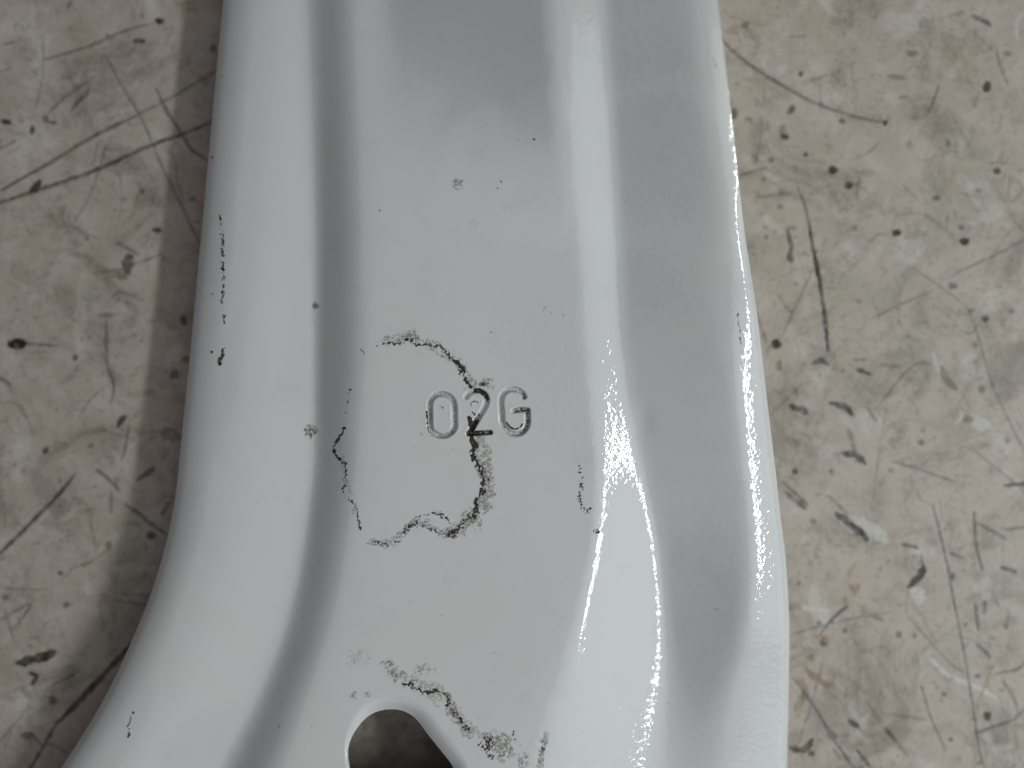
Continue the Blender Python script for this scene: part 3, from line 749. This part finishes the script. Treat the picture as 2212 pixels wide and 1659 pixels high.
def gcloud(x, y, w, h, ang=0, k=0.5, ch=1, thr=0.5, seed=2, sc=5.0):
    """mottled blot"""
    m = max(w, h) * 0.75 + 4
    s = gsel(x - m, x + m, y - m, y + m)
    if s is None:
        return
    px, py = PXx[s], PYx[s]
    c, sn = math.cos(math.radians(ang)), math.sin(math.radians(ang))
    u = ((px - x) * c + (py - y) * sn) / (w * 0.5); q = (-(px - x) * sn + (py - y) * c) / (h * 0.5)
    r = np.hypot(u, q) + 0.5 * (vnoise(px / 9, py / 9, seed + 1) - 0.5)
    f = fbm(px / sc, py / sc, seed, 3)
    e = sstep(1.15, 0.35, r)
    a = e * sstep(thr - 0.10, thr + 0.10, f + 0.14 * (e - 0.6)) * k
    GR[s][..., ch] = np.maximum(GR[s][..., ch], a)


def halo(pts, w, k, seed):
    gline(pts, w, k, 1, .50, 2.4, seed=seed)


# upper ring
halo([(830, 738), (870, 728), (900, 735), (950, 752), (1000, 800), (1018, 835)], 20, .5, 301)
halo([(1034, 950), (1044, 1000), (1054, 1040), (1046, 1080), (1026, 1118), (990, 1140)], 34, .62, 302)
halo([(1000, 1140), (960, 1150), (905, 1125), (870, 1150), (840, 1174), (800, 1170)], 16, .55, 304)
halo([(735, 960), (744, 1030), (765, 1090), (776, 1140)], 10, .4, 305)
halo([(850, 1450), (900, 1480), (960, 1505), (990, 1550), (1020, 1580), (1070, 1600)], 30, .5, 306)
gline([(812, 746), (840, 742), (862, 742), (880, 735), (895, 745), (930, 745), (950, 750)], 6, .9, 0, .48, 1.3, seed=3)
gline([(948, 746), (962, 760), (975, 775), (990, 785), (1000, 800), (1006, 818), (1018, 838)], 8, .95, 0, .42, 1.2, seed=4)
gcloud(890, 728, 46, 46, 0, .75, 1, .45, 5); gcloud(893, 735, 26, 26, 0, .85, 0, .5, 6, 4); gcloud(862, 738, 40, 24, 0, .6, 1, .5, 7)
gcloud(870, 722, 60, 40, 0, .4, 1, .52, 8); gcloud(1000, 798, 26, 34, 0, .8, 0, .46, 9, 4); gcloud(967, 764, 18, 16, 40, .85, 0, .42, 9, 4)
gcloud(1018, 825, 30, 34, 0, .7, 1, .42, 10); gcloud(1046, 828, 34, 28, 10, .85, 0, .47, 11, 4); gcloud(1052, 830, 54, 38, 10, .6, 1, .46, 12)
gcloud(1030, 845, 60, 22, 0, .4, 1, .5, 13); gcloud(1078, 806, 50, 26, 0, .22, 1, .5, 14)
# main crack below the 2
gline([(1016, 905), (1020, 930), (1018, 948), (1024, 965), (1022, 980)], 15, 1.0, 0, .25, .8, seed=21)
gline([(1021, 975), (1026, 995), (1036, 1012), (1042, 1032), (1044, 1050)], 9, 1.0, 0, .24, 1.2, seed=22)
gline([(1044, 1045), (1038, 1068), (1030, 1080), (1028, 1100), (1022, 1115)], 10, .95, 0, .38, 1.6, seed=23)
gcloud(1050, 1015, 42, 70, -15, .65, 1, .44, 24); gcloud(1052, 1045, 40, 60, 0, .6, 1, .42, 25); gcloud(1034, 1085, 40, 40, 0, .7, 1, .42, 26, 4)
gcloud(1040, 960, 44, 36, 0, .4, 1, .5, 27); gcloud(1046, 1028, 30, 70, -12, .75, 0, .55, 28, 3.5)
gcloud(1016, 1118, 52, 34, 0, .8, 1, .40, 29, 4); gcloud(1020, 1112, 44, 30, 0, .85, 0, .52, 30, 3.2)
# bottom strands
gline([(1030, 1105), (1005, 1125), (985, 1132), (962, 1118), (935, 1108), (915, 1112), (895, 1124)], 5, .85, 0, .46, 1.5, seed=31)
gline([(1000, 1140), (975, 1150), (950, 1150), (925, 1142), (903, 1132), (885, 1138), (868, 1152)], 4.5, .85, 0, .42, 1.2, seed=32)
gline([(885, 1138), (870, 1160), (860, 1172), (838, 1178), (815, 1172), (788, 1170)], 4.5, .7, 0, .48, 1.4, seed=33)
gcloud(975, 1155, 34, 26, 0, .85, 0, .46, 34, 3.2); gcloud(975, 1150, 44, 36, 0, .65, 1, .4, 35); gcloud(880, 1140, 30, 20, -30, .75, 0, .46, 36, 3.2)
gcloud(862, 1158, 42, 34, -30, .5, 1, .42, 37); gcloud(940, 1108, 50, 16, 5, .6, 0, .5, 38, 3.2)
# left strand
gline([(745, 925), (730, 950), (722, 965), (724, 982), (738, 996), (746, 1002)], 6, .95, 0, .40, .9, seed=41)
gline([(745, 1000), (747, 1035), (742, 1060), (752, 1080), (768, 1092), (773, 1118), (777, 1142)], 4.0, .85, 0, .53, .9, seed=42)
gline([(758, 838), (756, 852), (748, 885), (744, 915)], 3.6, .8, 0, .56, .9, seed=43)
gline([(780, 755), (787, 765), (790, 786)], 3.0, .7, 0, .1, .2, seed=44)
gline([(764, 600), (778, 650), (784, 705), (788, 735)], 5, .22, 1, .42, .5, seed=45)
# left bead ticks
gline([(474, 465), (480, 500), (482, 545), (483, 600), (480, 655)], 5.0, .75, 0, .55, .8, seed=51)
for yy in (506, 516, 537, 552, 566, 582, 590):
    gline([(475, yy), (484, yy + 1)], 2.8, .85, 0, .25, .3, seed=yy)
gline([(484, 682), (484, 700)], 5, .9, 0, .3, .5, seed=53); gline([(484, 752), (480, 766), (474, 786)], 8, .95, 0, .3, .8, seed=54)
gcloud(457, 760, 9, 9, 0, .9, 0, .3, 55); gcloud(459, 636, 9, 8, 0, .8, 1, .3, 56); gcloud(458, 340, 10, 10, 0, .8, 0, .3, 57); gcloud(481, 165, 10, 10, 0, .6, 1, .3, 58)
gline([(288, 1535), (281, 1560), (277, 1592)], 5, .8, 0, .5, .8, seed=59); gcloud(277, 1567, 10, 10, 0, .9, 0, .3, 60); gline([(300, 1480), (294, 1505)], 4, .4, 1, .45, .6, seed=61)
# spots
gcloud(680, 660, 24, 20, 0, .95, 1, .32, 62); gcloud(679, 662, 18, 14, 0, .5, 0, .5, 62, 3); gcloud(671, 930, 40, 38, 0, .75, 1, .42, 63, 3.6); gcloud(671, 932, 38, 36, 0, .7, 0, .56, 64, 3)
gcloud(988, 397, 34, 32, 0, .62, 1, .38, 65, 4); gcloud(920, 480, 34, 30, 0, .35, 1, .5, 66, 4); gcloud(1020, 482, 36, 30, 0, .38, 1, .48, 67, 4); gcloud(1095, 452, 36, 26, 0, .38, 1, .54, 68, 4)
for x_, y_, r_, k_ in [(1155, 302, 8, .8), (820, 455, 6, .8), (1060, 718, 7, .8), (1082, 392, 7, .9), (1075, 407, 6, .6), (1080, 238, 10, .35), (848, 216, 5, .6), (684, 290, 12, .25), (1041, 274, 7, .5), (1119, 300, 5, .5),
                       (1421, 185, 5, .7), (1363, 257, 5, .6), (1350, 432, 7, .5), (757, 842, 8, .9), (1193, 678, 10, .4), (1180, 668, 22, .35), (1217, 679, 9, .6), (955, 1330, 5, .8), (842, 1264, 4, .8),
                       (1066, 1410, 8, .8), (603, 1570, 10, .8), (674, 1570, 6, .7), (584, 1624, 6, .6), (595, 1292, 4, .6), (1255, 1013, 6, .7), (1253, 1020, 8, .8), (1300, 1340, 5, .4), (1412, 1431, 6, .5),
                       (1405, 1700, 6, .7), (950, 1213, 4, .7), (1438, 925, 6, .3), (1435, 740, 12, .25), (683, 752, 4, .7), (683, 868, 5, .7), (665, 965, 5, .5), (1548, 1318, 5, .6), (1790, 1, 3, .1),
                       (880, 905, 14, .35), (886, 885, 14, .3), (978, 968, 14, .35), (894, 966, 8, .6), (911, 938, 6, .8), (955, 880, 9, .6), (1080, 1600, 8, .6)]:
    gcloud(x_, y_, r_ * 1.3, r_ * 1.1, 20, k_ * .8, 0, .32, int(x_), 4)
gline([(1543, 130), (1550, 150)], 3.4, .5, 0, .2, .3, seed=70); gline([(1542, 95), (1541, 125)], 8, .25, 1, .5, .5, seed=71)
# streak left of the bright slope
gline([(1253, 1008), (1257, 1040), (1254, 1075), (1262, 1098), (1270, 1108)], 9, .75, 0, .56, 1.2, seed=72); gcloud(1258, 1060, 20, 90, -5, .4, 1, .5, 73, 4)
gcloud(1290, 1148, 20, 14, 30, .9, 0, .42, 74, 3.4); gcloud(1275, 1098, 10, 10, 0, .8, 0, .4, 75, 3)
gline([(1592, 680), (1598, 715), (1601, 745)], 5, .7, 0, .42, .9, seed=76); gline([(1602, 755), (1604, 800)], 3, .5, 0, .45, .5, seed=77)
# lower stain round the hole
gcloud(780, 1420, 120, 60, 0, .38, 1, .5, 81, 6); gcloud(838, 1432, 44, 18, 5, .75, 1, .44, 82, 4); gcloud(850, 1455, 34, 26, 30, .8, 1, .44, 83, 4); gcloud(838, 1430, 36, 12, 0, .7, 0, .54, 84, 3)
gcloud(762, 1500, 30, 26, 30, .7, 1, .45, 85, 4); gcloud(798, 1500, 26, 22, 0, .6, 1, .46, 86, 4); gcloud(918, 1448, 76, 40, 0, .5, 1, .46, 87, 5)
gline([(872, 1478), (892, 1484), (915, 1492), (938, 1494), (958, 1496), (968, 1508), (968, 1525)], 7, .9, 0, .47, 1.4, seed=88)
gcloud(889, 1476, 16, 14, 0, .95, 0, .34, 89, 3.4); gcloud(940, 1492, 20, 12, 0, .9, 0, .38, 90, 3.4); gcloud(920, 1480, 110, 40, 10, .45, 1, .47, 91, 4.5)
gcloud(968, 1505, 16, 26, 0, .85, 1, .36, 92, 4); gcloud(982, 1540, 26, 44, -35, .9, 1, .32, 93, 4); gcloud(996, 1556, 16, 18, 0, .95, 0, .36, 94, 3.4); gcloud(984, 1542, 20, 40, -35, .75, 0, .52, 95, 3)
gcloud(1008, 1575, 40, 26, 30, .8, 1, .42, 96, 3.6); gcloud(1008, 1574, 34, 22, 30, .85, 0, .52, 97, 3); gcloud(943, 1524, 18, 14, 0, .6, 1, .42, 98, 4)
gcloud(1080, 1610, 100, 84, 20, .72, 1, .45, 99, 4.5); gcloud(1052, 1605, 44, 60, 0, .9, 0, .52, 100, 3.4); gcloud(1112, 1590, 20, 40, 0, .6, 0, .55, 101, 3.4); gcloud(1060, 1636, 24, 18, 0, .85, 0, .44, 102, 3.4)
gcloud(1130, 1640, 36, 60, 10, .6, 1, .46, 103, 4)
gline([(1180, 1585), (1172, 1620), (1168, 1650), (1164, 1690)], 12, .6, 1, .45, 1.0, seed=104); gline([(1176, 1600), (1168, 1650), (1165, 1690)], 5, .6, 0, .58, 1.0, seed=105)
gcloud(1040, 1545, 60, 40, 0, .3, 1, .52, 106, 4)

# dirt lodged in the characters, plus groove shade painted brown in 0 and G
s = gsel(905, 1170, 825, 965)
px, py = PXx[s], PYx[s]
e0, _ = polydist(px, py, char0); e2, t2 = polydist(px, py, char2); e2b, tb = polydist(px, py, char2b); eG, tg = polydist(px, py, charG)
nn = fbm(px / 5, py / 5, 51, 3)
w2 = np.interp(t2, [0, .12, .16, .40, .47, .62, .70, .80, 1], [0, 0, .9, 1, .25, .12, .35, 1, 1])
dk = (1 - sstep(4.0, 6.6, e2 + 3.0 * (nn - .5))) * w2 * sstep(.30, .55, nn + .35 * w2)
dk = np.maximum(dk, (1 - sstep(4.6, 7.2, e2b + 3.0 * (nn - .5))) * (0.97 - 0.25 * tb))
bn = (1 - sstep(5.0, 8.0, e2b)) * 0.5
wG = np.interp(tg, [0, .05, .3, .62, .66, .80, .85, .9, .95, 1], [.45, .3, .25, .45, .6, .7, .6, .85, .9, .8])
dk = np.maximum(dk, (1 - sstep(2.5, 6.5, eG)) * wG * sstep(.44, .64, nn + 0.22 * (wG - .3)) * .9)
bn = np.maximum(bn, (1 - sstep(3.5, 7.5, eG)) * (.30 + .35 * wG))
bn = np.maximum(bn, (1 - sstep(3.5, 7.5, e0)) * .50)
dk = np.maximum(dk, (1 - sstep(1.2, 2.4, np.abs(e0 - 6.4))) * sstep(952, 925, px) * sstep(870, 890, py) * sstep(.5, .6, nn) * .8)
GR[s][..., 0] = np.maximum(GR[s][..., 0], np.clip(dk, 0, 1)); GR[s][..., 1] = np.maximum(GR[s][..., 1], bn)
gline([(1017, 877), (1019, 869), (1026, 867), (1031, 870)], 3.0, .85, 0, .1, .2, seed=111)
gline([(1020, 890), (1026, 896)], 4.0, .9, 0, .1, .3, seed=112); gline([(1034, 897), (1034, 894)], 6, .9, 0, .1, .3, seed=113)
gline([(921.5, 888), (923, 905), (923.5, 915)], 2.8, .95, 0, .05, .1, seed=114); gline([(924, 922), (928, 935)], 3, .8, 0, .2, .3, seed=115)
gline([(1095, 913), (1101, 922), (1113, 927), (1124, 922), (1128, 916)], 3.4, 1, 0, .0, .15, seed=116)

# ------------------------------------------------------------------ objects
root = bpy.data.objects.new('pressed_panel', None)
root.empty_display_size = 0.02
C.objects.link(root)
root['label'] = 'white painted pressed metal car panel stamped 02G, lying on the scratched beige floor'
root['category'] = 'car part'

co3 = P3.reshape(-1, 3); nv = nrmv.reshape(-1, 3); gv = GR.reshape(-1, 3)
fcx = 0.25 * (PXx[1:, :-1] + PXx[1:, 1:] + PXx[:-1, 1:] + PXx[:-1, :-1]); fcy = 0.25 * (PYx[1:, :-1] + PYx[1:, 1:] + PYx[:-1, 1:] + PYx[:-1, :-1])
ci = np.repeat(np.arange(NC - 1)[None, :], NR - 1, 0) - nl
cls = np.full(fcx.shape, 1)
cls[ci < 112] = 0
cls[ci >= 112 + 34 + 128 + 235 + 50 + 46] = 2
mz = (fcx > 905) & (fcx < 1170) & (fcy > 830) & (fcy < 965) & (cls == 1)
xx, yy = fcx[mz], fcy[mz]
q0, _ = polydist(xx, yy, char0); q2, _ = polydist(xx, yy, char2); q2b, _ = polydist(xx, yy, char2b); qG, _ = polydist(xx, yy, charG)
sub = cls[mz]
sub[q0 < 8.4] = 3; sub[np.minimum(q2, q2b) < 8.4] = 4; sub[qG < 8.4] = 5
cls[mz] = sub
cls[~kp] = -1
for k_, nm, lab in ((0, 'side_flange', 'rounded left flange with a row of small black ticks'), (1, 'raised_web', None), (2, 'side_flange', 'right flange with a glittering lamp reflection along its edge'),
                    (3, 'stamped_digit', 'stamped digit 0'), (4, 'stamped_digit', 'stamped digit 2 filled with black dirt'), (5, 'stamped_letter', 'stamped letter G')):
    o = grid_mesh(nm, paint, co3, faces[cls == k_], nv, ('grime_shade', gv), root)
    if lab:
        o['label'] = lab

# rim of the hole: the sheet's cut edge, turned down
hx = np.array([p[0] for p in HOLE[:-1]]); hy = np.array([p[1] for p in HOLE[:-1]])
hz = height(hx, hy) + roll(hx, hy, 0 * hx)
cxh, cyh = 870.0, 1660.0
ang = np.arctan2(-(hy - 1655), hx - 862)
tx = np.roll(hx, -1) - np.roll(hx, 1); ty = np.roll(hy, -1) - np.roll(hy, 1)
tl = np.hypot(tx, ty); inx, iny = -ty / tl, tx / tl
if ((cxh - hx) * inx + (cyh - hy) * iny).mean() < 0:
    inx, iny = -inx, -iny
rings = []
for dz, off in ((0, -0.5), (-1.5, 0.9), (-4, 1.4), (-9, 1.6), (-13, 1.2), (-14, -1.0), (-14, -9)):
    w3 = world3(hx, hy, hz)
    w3[:, 0] += inx * off * S; w3[:, 1] -= iny * off * S; w3[:, 2] += dz * S - 0.00001
    rings.append(w3)
RR = np.stack(rings, 0); nk, nh = RR.shape[:2]
ii = np.arange(nk * nh).reshape(nk, nh)
rf = np.stack([ii[:-1], ii[1:], np.roll(ii[1:], -1, 1), np.roll(ii[:-1], -1, 1)], -1).reshape(-1, 4)
rim = grid_mesh('hole_rim', paint, RR.reshape(-1, 3), rf, None, ('grime_shade', np.zeros((nk * nh, 3), np.float32)), root)
